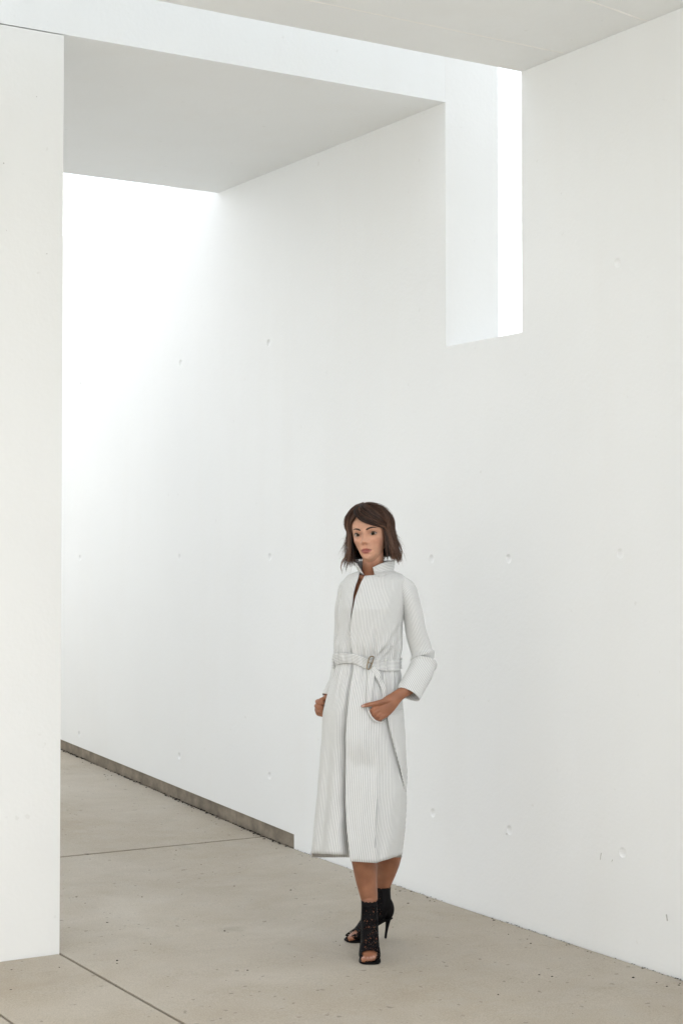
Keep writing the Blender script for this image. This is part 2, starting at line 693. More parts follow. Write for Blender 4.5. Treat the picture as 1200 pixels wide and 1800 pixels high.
# ------------------------------------------------------------------ materials of the figure
def mat_skin():
    b = MatB('tanned skin')
    at = b.node('ShaderNodeAttribute', attribute_name='tint')
    co = b.node('ShaderNodeTexCoord').outputs['Object']
    n = b.noise(co, 45, 4)
    col = b.mix(1.0, at.outputs['Color'], b.ramp(n, [(0.3, g3(0.93)), (0.7, g3(1.06))]), 'MULTIPLY')
    b.link(col, b.b.inputs['Base Color'])
    b.b.inputs['Roughness'].default_value = 0.46
    b.b.inputs['Specular IOR Level'].default_value = 0.42
    b.b.inputs['Subsurface Weight'].default_value = 0.12
    b.b.inputs['Subsurface Radius'].default_value = (0.012, 0.005, 0.003)
    b.b.inputs['Subsurface Scale'].default_value = 1.0
    return b.m


def mat_cloth(name, white, dark, pitch, width):
    b = MatB(name)
    at = b.node('ShaderNodeAttribute', attribute_name='stripe')
    co = b.node('ShaderNodeTexCoord').outputs['Object']
    d = b.node('ShaderNodeMath', operation='DIVIDE')
    b.link(at.outputs['Fac'], d.inputs[0])
    d.inputs[1].default_value = pitch
    fr = b.node('ShaderNodeMath', operation='FRACT')
    b.link(d.outputs[0], fr.inputs[0])
    c = b.node('ShaderNodeMath', operation='SUBTRACT')
    b.link(fr.outputs[0], c.inputs[0])
    c.inputs[1].default_value = 0.5
    ab = b.node('ShaderNodeMath', operation='ABSOLUTE')
    b.link(c.outputs[0], ab.inputs[0])
    m = b.ramp(ab.outputs[0], [(width * 0.5, g3(1)), (width * 0.5 + 0.10, g3(0))])
    weave = b.noise(b.mapping(co, (1, 1, 0.25)), 420, 2)
    w1 = b.mix(b.ramp(weave, [(0.3, g3(0)), (0.7, g3(1))]), tuple(k * 0.95 for k in white), white)
    b.link(b.mix(m, w1, dark), b.b.inputs['Base Color'])
    b.b.inputs['Roughness'].default_value = 0.88
    b.b.inputs['Specular IOR Level'].default_value = 0.2
    b.b.inputs['Sheen Weight'].default_value = 0.08
    cr = b.noise(co, 26, 3, 0.5)
    b.bump(cr, 0.22, 0.006)
    return b.m


def mat_hair():
    b = MatB('brown hair')
    at = b.node('ShaderNodeAttribute', attribute_name='tone')
    b.link(b.ramp(at.outputs['Fac'], [(0.0, (0.012, 0.006, 0.004)), (0.35, (0.046, 0.022, 0.0135)), (0.7, (0.115, 0.056, 0.033)), (1.0, (0.22, 0.118, 0.072))]),
           b.b.inputs['Base Color'])
    b.b.inputs['Roughness'].default_value = 0.36
    b.b.inputs['Specular IOR Level'].default_value = 0.38
    return b.m


def mat_lace():
    b = MatB('black lace')
    co = b.node('ShaderNodeTexCoord').outputs['Object']
    vo = b.node('ShaderNodeTexVoronoi', feature='DISTANCE_TO_EDGE')
    vo.inputs['Scale'].default_value = 98
    wob = b.noise(co, 30, 2)
    mixv = b.node('ShaderNodeVectorMath', operation='ADD')
    sc = b.node('ShaderNodeVectorMath', operation='SCALE')
    sc.inputs['Scale'].default_value = 0.012
    nz = b.node('ShaderNodeTexNoise')
    nz.inputs['Scale'].default_value = 40
    b.link(co, nz.inputs['Vector'])
    b.link(nz.outputs['Color'], sc.inputs[0])
    b.link(co, mixv.inputs[0])
    b.link(sc.outputs[0], mixv.inputs[1])
    b.link(mixv.outputs[0], vo.inputs['Vector'])
    hole = b.ramp(vo.outputs['Distance'], [(0.16, g3(0)), (0.24, g3(1))])
    patch = b.ramp(b.noise(co, 24, 2), [(0.42, g3(0)), (0.47, g3(1))])
    at = b.node('ShaderNodeAttribute', attribute_name='sheer')
    fac = b.mix(1.0, hole, patch, 'MULTIPLY')
    fac = b.mix(1.0, fac, (0.16, 0.16, 0.16), 'LIGHTEN')
    fac = b.mix(1.0, fac, at.outputs['Fac'], 'MULTIPLY')
    tr = b.node('ShaderNodeBsdfTransparent')
    mx = b.node('ShaderNodeMixShader')
    b.link(fac, mx.inputs[0])
    b.link(b.b.outputs[0], mx.inputs[1])
    b.link(tr.outputs[0], mx.inputs[2])
    out = b.n['Material Output']
    b.link(mx.outputs[0], out.inputs['Surface'])
    b.b.inputs['Base Color'].default_value = (0.0045, 0.004, 0.0045, 1)
    b.b.inputs['Specular IOR Level'].default_value = 0.12
    b.b.inputs['Roughness'].default_value = 0.6
    b.bump(vo.outputs['Distance'], 0.4, 0.002)
    return b.m


M_SKIN = mat_skin()
M_COAT = mat_cloth('pinstriped cotton', (0.775, 0.780, 0.765), (0.47, 0.48, 0.48), 0.0056, 0.28)
M_HAIR = mat_hair()
M_LACE = mat_lace()
M_BLACK = mat_plain('black suede', (0.005, 0.0048, 0.005), 0.6, 200, 0.3, spec=0.12)
M_METAL = mat_plain('aged brass buckle', (0.30, 0.24, 0.16), 0.35, 60, 0.1, metallic=1.0)
M_BROW = mat_plain('eyebrow hair', (0.048, 0.026, 0.017), 0.7, 300, 0.4)
M_LASH = mat_plain('dark lashes', (0.012, 0.008, 0.007), 0.6, 300, 0.3)


def mat_eye():
    b = MatB('eye')
    at = b.node('ShaderNodeAttribute', attribute_name='tint')
    b.link(at.outputs['Color'], b.b.inputs['Base Color'])
    b.b.inputs['Roughness'].default_value = 0.2
    b.b.inputs['Specular IOR Level'].default_value = 0.22
    return b.m


M_EYE = mat_eye()

# ------------------------------------------------------------------ head shape (own frame: x to her left, f forward, h up, origin at eye height)
H_YAW, H_ROLL, H_PIT = R(19.0), R(5.0), R(0.0)
HC = L(651.0, 940.0, 0.0)
# yaw: she looks a little to the left of the picture
fwd = np.array([-math.sin(H_YAW), -math.cos(H_YAW), 0.0])
fwd = nrm(fwd + np.array([0, 0, math.tan(H_PIT)]))
lat = nrm(np.cross(fwd, (0, 0, 1))) * -1.0               # to the right of the picture
upv = np.cross(lat, fwd) * -1.0
if upv[2] < 0:
    upv = -upv
lat, upv = lat * math.cos(H_ROLL) + upv * math.sin(H_ROLL), upv * math.cos(H_ROLL) - lat * math.sin(H_ROLL)
HS = 1.0
HLO = 0.935                                             # length of the lower face


def head2loc(x, f, h):
    x, f, h = np.asarray(x, float), np.asarray(f, float), np.asarray(h, float)
    h = np.where(h < 0, h * HLO, h)
    return HC + HS * (x[..., None] * lat + f[..., None] * fwd + h[..., None] * upv)


_hh = [-.1165, -.112, -.104, -.092, -.078, -.06, -.04, -.02, 0, .025, .05, .072, .09, .102, .108, .110]
_hw = [.004, .0135, .0240, .0345, .0430, .0515, .0590, .0640, .0665, .0690, .0685, .0630, .051, .034, .018, .002]
_hf = [.045, .064, .0745, .0785, .0795, .0815, .0830, .0840, .0840, .0880, .0850, .0740, .054, .030, .012, .000]
_hb = [-.030, -.008, .002, -.006, -.02, -.045, -.070, -.086, -.094, -.100, -.098, -.088, -.07, -.048, -.026, -.004]


def ip(h, tab):
    return np.interp(h, _hh, tab)


def gss(x, h, x0, h0, sx, sh):
    return np.exp(-((x - x0) / sx) ** 2 - ((h - h0) / sh) ** 2)


def face_disp(x, h):
    """forward displacement of the face"""
    d = np.zeros_like(x)
    # nose: ridge that grows to the tip and stops below it
    h = h - 0.0035 * np.exp(-((h + .036) / .02) ** 2)
    t = np.clip((0.010 - h) / 0.046, 0, 1)
    ridge = (0.0045 + 0.0165 * t ** 1.25)
    ridge = ridge * np.where(h < -0.036, np.exp(-((h + 0.036) / 0.0058) ** 2), 1) * np.where(h > 0.010, np.exp(-((h - 0.010) / 0.012) ** 2), 1)
    d += ridge * np.exp(-(np.abs(x) / (0.0068 + 0.0035 * t)) ** 2.2)
    for s in (-1, 1):
        d += 0.0068 * gss(x, h, s * .0115, -.0385, .0062, .0060)           # wings of the nose
        d -= 0.0105 * gss(x, h, s * .0310, -.0005, .0165, .0095)           # eye sockets
        d -= 0.0040 * gss(x, h, s * .0165, .002, .0070, .0090)
        d += 0.0030 * gss(x, h, s * .0300, .0195, .0200, .0060)           # brow
        d += 0.0062 * gss(x, h, s * .0430, -.0260, .0180, .0150)           # cheekbone
        d -= 0.0040 * gss(x, h, s * .0420, -.0620, .0150, .0170)           # hollow of the cheek
        d += 0.0025 * gss(x, h, s * .0055, -.0600, .0060, .0030)
        d -= 0.0028 * gss(x, h, s * .0250, -.0680, .0045, .0050)           # corners of the mouth
    d += 0.0062 * gss(x, h, 0, -.0615, .0165, .0042)                        # lips
    d += 0.0072 * gss(x, h, 0, -.0740, .0150, .0052)
    d -= 0.0042 * gss(x, h, 0, -.0672, .0210, .0016)
    d -= 0.0040 * gss(x, h, 0, -.0845, .0160, .0045)
    d += 0.0058 * gss(x, h, 0, -.1000, .0160, .0090)                        # chin
    d -= 0.0012 * gss(x, h, 0, -.0520, .0030, .0050)
    return d


def face_f(x, h):
    """forward distance of the face surface at (x, h)"""
    w, f = ip(h, _hw), ip(h, _hf)
    q = np.clip(1 - (np.abs(x) / w) ** 2.25, 0, 1) ** (1 / 2.25)
    return f * q + face_disp(x, h)


def head_mesh():
    nh, na = 150, 144
    hs_ = np.concatenate([np.linspace(-.1165, .05, 112), np.linspace(.0525, .110, 38)])
    V = []
    for h in hs_:
        w, f, b_ = ip(h, _hw), ip(h, _hf), ip(h, _hb)
        for k in range(na):
            a = 2 * math.pi * k / na
            c, s = math.cos(a), math.sin(a)
            if c >= 0:
                e = 2 / 2.25
                x = w * math.copysign(abs(s) ** e, s)
                ff = f * abs(c) ** e
                ff += float(face_disp(np.array(x), np.array(h))) * min(1.0, c * 2.2)
            else:
                x = w * s
                ff = -b_ * c
                # the widest part of the skull sits behind the ears
                if h > -0.03:
                    x *= 1 + 0.07 * math.sin(math.pi * min(1, -c)) * min(1, (h + .03) / .05)
            V.append((x, ff, h))
    V = np.array(V)
    sh = np.interp(V[:, 2], [.045, .075, .11], [1.0, .90, .90])[:, None]     # scalp stays under the hair
    V[:, :2] *= sh
    V[:, 2] -= np.interp(V[:, 2], [.08, .11], [0, .006])
    F = []
    for i in range(len(hs_) - 1):
        for k in range(na):
            k2 = (k + 1) % na
            F.append((i * na + k, i * na + k2, (i + 1) * na + k2, (i + 1) * na + k))
    F.append(tuple(range(na))[::-1])
    F.append(tuple((len(hs_) - 1) * na + k for k in range(na)))
    return head2loc(V[:, 0], V[:, 1], V[:, 2]), F


parts = [head_mesh()]
for s in (-1, 1):                                          # ears
    e = [(s * .068, -.004, .012), (s * .074, -.012, .002), (s * .073, -.010, -.016), (s * .067, -.002, -.030)]
    pts = [head2loc(np.array(a), np.array(b_), np.array(c)) for a, b_, c in e]
    parts.append(tube(pts, [.008, .013, .011, .006], 12, [.4, .4, .4, .5], side=fwd, n=10))
# neck and trunk (mostly inside the coat)
parts.append(tube([head2loc(np.array(0.), np.array(-.012), np.array(-.035)), head2loc(np.array(0.), np.array(-.010), np.array(-.085)),
                   L(655, 1000, .030), L(657, 1014, .036), L(658, 1040, .04)], [.044, .043, .044, .054, .085], 22, [1, 1, 1, 1, .8], n=24))
parts.append(tube([L(657, 1010, .04), L(655, 1030, .03), L(653, 1060, .02), L(651, 1100, .02), L(646, 1150, .02), L(643, 1190, .02), L(640, 1240, .02)],
                  [.060, .098, .112, .105, .088, .098, .120], 28, [.62, .62, .82, .86, .84, .86, .8], n=40))
for (px, py) in ((643, 1072), (668, 1072)):                # collar bones and chest fullness
    parts.append(tube([L(px, py - 16, -.03), L(px, py + 8, -.045), L(px, py + 24, -.03)], [.03, .042, .03], 14, n=8))
parts.append(tube([L(628, 1014, .0), L(645, 1019, -.020), L(658, 1017, -.02)], [.011, .0085, .010], 10, n=8))
parts.append(tube([L(657, 1018, -.02), L(676, 1016, -.01), L(700, 1018, .0)], [.010, .0085, .011], 10, n=8))

# legs
FRONT_TOE = to_local(on_floor(650, 1696))
REAR_TOE = to_local(on_floor(608, 1655))


class Foot:
    def __init__(self, toe_tip, heading):
        h = nrm((heading[0], heading[1], 0))
        self.f = h
        self.l = np.array([-h[1], h[0], 0.0])
        self.o = np.asarray(toe_tip, float) - h * 0.146      # below the ankle
        self.o[2] = toe_tip[2]

    def __call__(self, f, l, h):
        p = self.o + self.f * f + self.l * l
        gz = zf(P_ORG[1] + (p[0] * RT + p[1] * FH)[1]) - P_ORG[2]
        return np.array([p[0], p[1], gz + h])


FF = Foot(FRONT_TOE, (0.0, -1.0))
RF = Foot(REAR_TOE, (-1.0, -0.36))


def foot_skin(F, mirror):
    out = []
    A = lambda f, h, l=0.0: F(f, l, h)
    out.append(tube([A(-.014, .20), A(-.012, .165), A(-.004, .13), A(.028, .092), (A(.060, .055)), A(.088, .030), A(.112, .021)],
                    [.0265, .0275, .030, .031, .033, .038, .036], 18, [1.05, 1.1, 1.2, 1.0, .72, .42, .30], side=F.l, n=30))
    out.append(tube([A(-.016, .15), A(-.034, .115), A(-.036, .098)], [.026, .026, .018], 14, n=8, side=F.l))
    xs = [-.024, -.0085, .0045, .0155, .0255]
    ln = [.140, .139, .134, .127, .118]
    rr = [.0105, .0078, .0072, .0068, .0066]
    for x, e, r_ in zip(xs, ln, rr):
        x *= mirror
        out.append(tube([A(.095, .022, x * .95), A(e - .018, .0195, x), A(e - .004, .0155, x)], [r_, r_ * 1.03, r_ * .95], 10, n=7, side=F.l))
    return out


# front leg and rear leg, hip to ankle
parts.append(tube([L(630, 1215, .02), L(632, 1300, .0), L(636, 1400, -.02), L(637, 1450, -.028), L(639, 1500, -.02), L(640.5, 1516, -.016), L(643.5, 1545, -.015), L(648.5, 1578, -.022), FF(-.014, 0, .19)],
                  [.085, .078, .062, .056, .0525, .0505, .0430, .0340, .0285], 24, [1, 1, 1, 1.02, 1.08, 1.08, 1.08, 1.05, 1.05], n=60))
parts.append(tube([L(662, 1215, .04), L(672, 1300, .06), L(684, 1400, .10), L(688, 1450, .13), L(685, 1490, .175), L(682.5, 1512, .20), L(677.5, 1535, .215), RF(-.016, 0, .21), RF(-.014, 0, .185)],
                  [.085, .078, .062, .054, .0520, .0490, .0415, .0285, .0275], 24, n=60))
parts += foot_skin(FF, 1)
parts += foot_skin(RF, -1)


# ------------------------------------------------------------------ coat surface
_py = [985, 1003, 1007, 1011, 1018, 1035, 1070, 1105, 1130, 1150, 1168, 1185, 1215, 1250, 1300, 1350, 1400, 1450, 1503, 1530]
_xl = [636, 634, 622, 612, 604, 599, 596, 595, 592, 589.5, 588, 586, 577, 568, 565, 561, 557, 552, 547, 545]
_xr = [690, 690, 700, 707, 714, 715, 709, 706, 703, 701.5, 701.5, 703, 705, 707, 710, 712.5, 713, 711, 704.5, 702]
_dd = [.050, .058, .068, .078, .090, .108, .130, .124, .110, .100, .100, .108, .128, .142, .152, .158, .165, .172, .180, .182]
_yc = [.040, .040, .038, .035, .03, .025, .02, .02, .02, .02, .02, .02, .02, .02, .02, .02, .02, .02, .02, .02]
_edge = [(985, 662), (1003, 661), (1007, 659), (1011.4, 657), (1012.4, 641.5), (1030, 633), (1048, 626.5), (1080, 620), (1109, 617), (1147, 621.5), (1185, 620), (1215, 616), (1250, 611.5),
         (1300, 609), (1400, 608), (1450, 610), (1514, 617), (1530, 618)]
_ledge = [(985, 637), (1003, 634), (1012, 630), (1030, 623.5), (1048, 619), (1080, 615.0), (1109, 614.5)]
_epy, _epx = zip(*_edge)
_lpy, _lpx = zip(*_ledge)


def lerp(py, tab):
    return np.interp(py, _py, tab)


def bumpf(t, c, w):
    return np.exp(-((t - c) / w) ** 2)


def theta_of(px, py):
    c, w = (lerp(py, _xl) + lerp(py, _xr)) / 2, (lerp(py, _xr) - lerp(py, _xl)) / 2
    return np.arcsin(np.clip((px - c) / w, -1, 1))


def folds(th, py, left):
    """radial relief (m) of the cloth; th 0 = towards the viewer, left = on the lower (left) panel"""
    c, w = (lerp(py, _xl) + lerp(py, _xr)) / 2, (lerp(py, _xr) - lerp(py, _xl)) / 2
    px = c + w * math.sin(th)
    front = math.cos(th) > 0
    sk = min(1, max(0, (py - 1190) / 260))
    d = 0.0
    # flutes of the skirt
    d += sk * 0.0085 * math.sin(th * 9 + 0.6 + 0.4 * math.sin(py * .008)) * (1 if (left or not front) else 0.25)
    d += sk * 0.004 * math.sin(th * 17 + 1.9) * (1 if (left or not front) else 0.3)
    # gathers at the belt
    up = max(0.0, 1 - abs(py - 1150) / 55) if py < 1168 else max(0.0, 1 - abs(py - 1186) / 70)
    d += 0.0030 * up * math.sin(th * 21 + py * 0.012) + 0.0022 * up * math.sin(th * 34 - py * .03)
    # blousing above the belt
    d += 0.007 * bumpf(py, 1136, 16) - 0.004 * bumpf(py, 1168, 10)
    # drag lines of the bodice, from the arm down to the buckle
    if front and py < 1165:
        for (x0, y0, x1, y1, a) in ((706, 1085, 662, 1150, .0065), (703, 1115, 668, 1156, .0055), (690, 1120, 657, 1152, .005), (640, 1120, 646, 1156, .004), (655, 1105, 652, 1155, .004)):
            t = (py - y0) / (y1 - y0)
            if -0.1 < t < 1.1:
                xx = x0 + (x1 - x0) * t
                d += a * bumpf(px, xx, 3.2) * min(1, max(0, t * 2)) - a * 0.8 * bumpf(px, xx + 5.5, 3.5) * min(1, max(0, t * 2))
    if front and not left:
        # knee pushing the skirt forward, and the crease below it
        d += 0.016 * bumpf(py, 1305, 30) * bumpf(px, 634, 24) - 0.012 * bumpf(py, 1345 + (px - 634) * .25, 20) * bumpf(px, 642, 34)
        # vertical crease with the slit
        if py > 1290:
            d += 0.008 * min(1, (py - 1290) / 120) * bumpf(px, 660, 5)
        # deep fold running down from the hand
        if 1250 < py < 1500:
            xf = np.interp(py, [1250, 1300, 1345, 1375, 1440, 1500], [675, 688, 700, 708, 714, 720])
            k = min(1, (py - 1250) / 40) * min(1, max(0, (1385 - py) / 40))
            st = 1 / (1 + math.exp(-(px - xf) / 0.9))
            d += k * (-0.014 * math.exp(-abs(xf - px) / 9.0))
    # soft irregular creasing
    d += 0.0016 * math.sin(px * .21 + py * .055 + 1.3) * math.sin(py * .047 + px * .03) + 0.0012 * math.sin(px * .33 - py * .09) * math.sin(py * .021 + 2)
    if left and front:
        xe = np.interp(py, _epy, _epx)
        k = min(1, max(0, (py - 1190) / 110))
        d -= 0.046 * k * math.exp(-max(0, xe - px) / 9.5)
    return d


def coat_pt(th, py, off=0.0, left=None):
    xl, xr, d, yc = lerp(py, _xl), lerp(py, _xr), lerp(py, _dd), lerp(py, _yc)
    c, w = (xl + xr) / 2, (xr - xl) / 2
    if left is None:
        left = (c + w * math.sin(th)) < np.interp(py, _epy, _epx)
    fo = folds(th, py, left) + off
    wp = w + fo / PXM * (0.55 if py > 1190 else 1.0)
    dm = d + fo
    s, cth = math.sin(th), math.cos(th)
    # slightly flattened ellipse
    return L(c + wp * s, py, yc - dm * math.copysign(abs(cth) ** 0.92, cth))


def S(px, py, off=0.0):
    """point on the front of the coat under a photo pixel"""
    return coat_pt(float(theta_of(px, py)), py, off)


def hem(px, front):
    if not front:
        return 1507.0
    xe = 616.0
    if px < xe:
        return np.interp(px, [547, 580, 616], [1500, 1501.5, 1503.5])
    return np.interp(px, [616, 640, 661, 704], [1514, 1515.5, 1517, 1503])


def sheet(name, P, mat, parent, stripe=None, thick=0.0, closed=False, smooth=True):
    r_, c_ = P.shape[:2]
    V = P.reshape(-1, 3)
    F = []
    for i in range(r_ - 1):
        for k in range(c_ - (0 if closed else 1)):
            k2 = (k + 1) % c_
            F.append((i * c_ + k, i * c_ + k2, (i + 1) * c_ + k2, (i + 1) * c_ + k))
    me = mesh_from(name, V, F, smooth)
    if stripe is not None:
        set_attr(me, 'stripe', np.asarray(stripe).ravel())
    o = add_obj(name, me, mat, parent)
    if thick:
        md = o.modifiers.new('thickness', 'SOLIDIFY')
        md.thickness = thick
        md.offset = 0.0
        md.use_even_offset = False
    return o


rows_py = [1003, 1005, 1007, 1009, 1011.2, 1012.6] + list(np.linspace(1016, 1500, 122)) + [1507.0]
NT = 300
Pc, St = [], []
for py in rows_py:
    xe = np.interp(py, _epy, _epx)
    t0 = float(theta_of(xe, py))
    tl = float(theta_of(np.interp(py, _lpy, _lpx), py))
    kk = min(1, max(0, (py - 1102) / 26))
    t1 = tl * (1 - kk) + (t0 + 0.40) * kk
    ths = t0 + (np.linspace(0, 1, NT)) * (2 * math.pi + t1 - t0)
    row, sr = [], []
    for th in ths:
        s_ = (th - t0)
        turn = th > 2 * math.pi - 1.65
        left = turn
        fr = math.cos(th) > 0
        off = 0.0
        if not turn:
            off += (0.007 + 0.007 * min(1, max(0, (py - 1180) / 60))) * max(0.0, 1 - s_ / 0.6)                # upper panel lies over
        if turn:
            u = max(0.0, (th - (2 * math.pi + t0 - 0.45)) / 0.45)
            off -= 0.006 * min(1.6, u)
            off -= 0.010 * max(0.0, u - 0.55) * 2 * min(1, max(0, (1120 - py) / 50))
        cx = (lerp(py, _xl) + lerp(py, _xr)) / 2 + (lerp(py, _xr) - lerp(py, _xl)) / 2 * math.sin(th)
        if py > 1380:                                            # ease the lowest rows to the hem line
            hy = hem(cx if not (turn and cx > 616) else 615.0, fr) if not (not turn and s_ < 0.15 and cx < 616.5) else 1514.0
            k = (py - 1380) / (1507.0 - 1380)
            py2 = 1380 + (hy - 1380) * k
        else:
            py2 = py
        row.append(coat_pt(th, py2, off, left))
        sr.append((th if not turn else th - 2 * math.pi) * 0.128 * (1.0 + 0.12 * min(1, max(0, (py - 1190) / 300))) )
    Pc.append(row)
    St.append(sr)
coat = sheet('coat', np.array(Pc), M_COAT, person, np.array(St), 0.0035)
coat['label'] = 'long white pinstriped wrap coat with stand collar'

# stand collar with its notch
Pc, St = [], []
NTC = 120
nr = 12
for i in range(nr):
    v = i / (nr - 1)
    row, sr = [], []
    t0 = float(theta_of(656.5, 1008))
    t1 = float(theta_of(634.0, 1008)) + 2 * math.pi
    for k in range(NTC):
        u = k / (NTC - 1)
        th = t0 + (t1 - t0) * u
        topy = np.interp(u, [0, 0.06, 0.14, 0.3, 0.7, 0.9, 1.0], [997, 991, 986, 985, 986, 988, 991])
        boty = np.interp(u, [0, 0.05, 0.15, 0.5, 0.85, 1.0], [1012, 1011, 1007, 1003, 1006, 1011])
        py = boty + (topy - boty) * v
        c_ = 661.5
        w_ = 29.5 + 2.5 * v
        x_ = c_ + w_ * math.sin(th)
        # left front stands away from the neck
        lf = max(0, (u - 0.72) / 0.28)
        x_ -= 11.0 * lf * v + 3 * lf
        x_ -= 3.5 * v * max(0, 1 - u / 0.10)
        dd = 0.066 + 0.006 * v
        yy = 0.040 - dd * math.cos(th) - 0.012 * lf * v
        row.append(L(x_, py, yy))
        sr.append(v * 0.042 + 0.004 * math.sin(u * 9))
    Pc.append(row)
    St.append(sr)
sheet('collar', np.array(Pc), M_COAT, coat, np.array(St), 0.0035)


# sleeves
def sleeve(pts, rad, flat, side, n, wr, seed, name='sleeve'):
    rows = spline(np.column_stack([np.array(pts), rad, flat]), n)
    C, r_, fl = rows[:, :3], rows[:, 3], rows[:, 4]
    T = np.gradient(C, axis=0)
    s = nrm(side)
    ns = 56
    P, St = [], []
    ln = np.concatenate([[0], np.cumsum(np.linalg.norm(np.diff(C, axis=0), axis=1))])
    for i in range(n):
        t = nrm(T[i])
        s = nrm(s - t * (s @ t))
        u = np.cross(t, s)
        row, sr = [], []
        for k in range(ns + 1):
            a = 2 * math.pi * k / ns
            w_ = wr(i / (n - 1), a)
            row.append(C[i] + s * (r_[i] + w_) * math.cos(a) + u * (r_[i] * fl[i] + w_) * math.sin(a))
            sr.append(a * 0.0425)
        P.append(row)
        St.append(sr)
    return sheet(name, np.array(P), M_COAT, coat, np.array(St), 0.003)


def wr_r(v, a):
    d = 0.0022 * math.sin(v * 38 + 2 * math.cos(a)) * bumpf(v, 0.50, 0.20)
    d += 0.008 * bumpf(v, 0.565, 0.020) - 0.016 * bumpf(v, 0.612 + .012 * math.cos(a), 0.014) + 0.007 * bumpf(v, 0.66, 0.022)     # break at the elbow
    d += 0.0016 * math.sin(3 * a + v * 9) + 0.002 * math.sin(2 * a - v * 14) * bumpf(v, .8, .2)
    return d


sleeve([L(700, 1027, .02), L(712, 1036, .015), L(720, 1056, .012), L(729.5, 1100, .015), L(739, 1140, .02), L(745, 1161, .012), L(739, 1180, -.02), L(726, 1202, -.065), L(716, 1220.5, -.095)],
       [.030, .0385, .0375, .0400, .0420, .0450, .0475, .0495, .0510], [1.2, 1.25, 1.3, 1.2, 1.1, 1.0, .92, .8, .66], (1, 0, 0), 120, wr_r, 1)


def wr_l(v, a):
    return 0.002 * math.sin(v * 30 + 2 * math.cos(a)) + 0.0015 * math.sin(3 * a + 5 * v)


sleeve([L(622, 1027, .05), L(611, 1036, .055), L(606, 1060, .065), L(603, 1100, .085), L(603, 1145, .115), L(600, 1175, .115), L(592, 1200, .095), L(582, 1226, .07)],
       [.030, .037, .037, .037, .036, .035, .034, .036], [1.2, 1.2, 1.2, 1.15, 1.1, 1.0, 1.0, .8], (1, 0, 0), 80, wr_l, 2)

# ------------------------------------------------------------------ belt, buckle, hanging end, pocket
def strip_on(name, cl, halfw, off, mat, parent, thick=0.004, n=60, m=8, along=True, wav=0.0):
    """band lying on the coat along photo points cl, half width in pixels"""
    q = spline(np.array(cl, float), n)
    T = np.gradient(q[:, :2], axis=0)
    P, St = [], []
    for i in range(n):
        t = T[i] / (np.linalg.norm(T[i]) + 1e-9)
        nn = np.array([-t[1], t[0]])
        hw = halfw if np.isscalar(halfw) else np.interp(i / (n - 1), np.linspace(0, 1, len(halfw)), halfw)
        row, sr = [], []
        for k in range(m):
            u = -1 + 2 * k / (m - 1)
            p = q[i, :2] + nn * u * hw
            o_ = off if np.isscalar(off) else np.interp(i / (n - 1), np.linspace(0, 1, len(off)), off)
            o_ = o_ + wav * math.sin(i * 0.7 + u)
            row.append(S(p[0], p[1], o_ + 0.0012 * (1 - u * u)))
            sr.append((i / (n - 1)) * np.linalg.norm(np.diff(q[:, :2], axis=0), axis=1).sum() * PXM if along else u * hw * PXM)
        P.append(row)
        St.append(sr)
    return sheet(name, np.array(P), mat, parent, np.array(St), thick)


BELT = [(1158, 588), (1166, 640)]
# left half of the belt up to the buckle
strip_on('belt', [(588.7, 1161), (597, 1158), (608, 1156.5), (622, 1158), (636, 1163), (649, 1168.5)], [9.5, 9.5, 9.0, 8.5, 8.5, 9], [.006, .007, .008, .009, .011, .012], M_COAT, coat, 0.004, along=False)
# right half, and around the back
strip_on('belt', [(651, 1168), (660, 1168), (675, 1169.5), (690, 1170), (701.2, 1170)], [9, 10, 10, 10, 10], [.010, .008, .007, .007, .006], M_COAT, coat, 0.004, along=False)
Pb, Sb = [], []
for i in range(8):
    u = -1 + 2 * i / 7
    row, sr = [], []
    for k in range(60):
        th = math.pi / 2 - 0.15 + (math.pi + 0.3) * k / 59
        row.append(coat_pt(th, 1166 + 9.5 * u, .007 + .002 * (1 - u * u)))
        sr.append(u * .02)
    Pb.append(row)
    Sb.append(sr)
sheet('belt', np.array(Pb), M_COAT, coat, np.array(Sb), 0.005)
# belt loop
strip_on('belt_loop', [(674.5, 1157), (674.8, 1168), (675.2, 1180)], 1.8, .0145, M_COAT, coat, 0.003, n=16, m=4)
# hanging end of the belt
strip_on('belt_end', [(650, 1176), (651.5, 1186), (650, 1205), (648.5, 1222), (647.5, 1236)], [5.0, 5.5, 5.5, 5.0, 4.6], [.016, .014, .012, .011, .010], M_COAT, coat, 0.004, n=30, along=False)
strip_on('belt_end', [(653, 1173), (661, 1185), (668.5, 1200), (673, 1214), (675, 1228)], [4.5, 4.8, 4.2, 3.4, 2.6], [.017, .015, .013, .010, .006], M_COAT, coat, 0.004, n=30, along=False)


def ring_buckle():
    c = [(648.0, 1157.0), (650.5, 1154.0), (654.3, 1154.3), (655.0, 1158), (652.2, 1168), (649.5, 1175.2), (646, 1176.2), (644.6, 1172.5)]
    pts = [S(x, y, .021) for x, y in c]
    pts = spline(np.array(pts + pts[:1]), 40)
    v, f = tube(pts, [0.0024] * 40, 8, cap=False)
    return mesh_from('buckle', v, f, True)


add_obj('buckle', ring_buckle(), M_METAL, coat)
v, f = tube([S(647.5, 1164.5, .022), S(650, 1165.5, .023), S(652.8, 1166.2, .022)], [.0015] * 3, 8)
add_obj('buckle_prong', mesh_from('buckle_prong', v, f, True), M_METAL, coat)

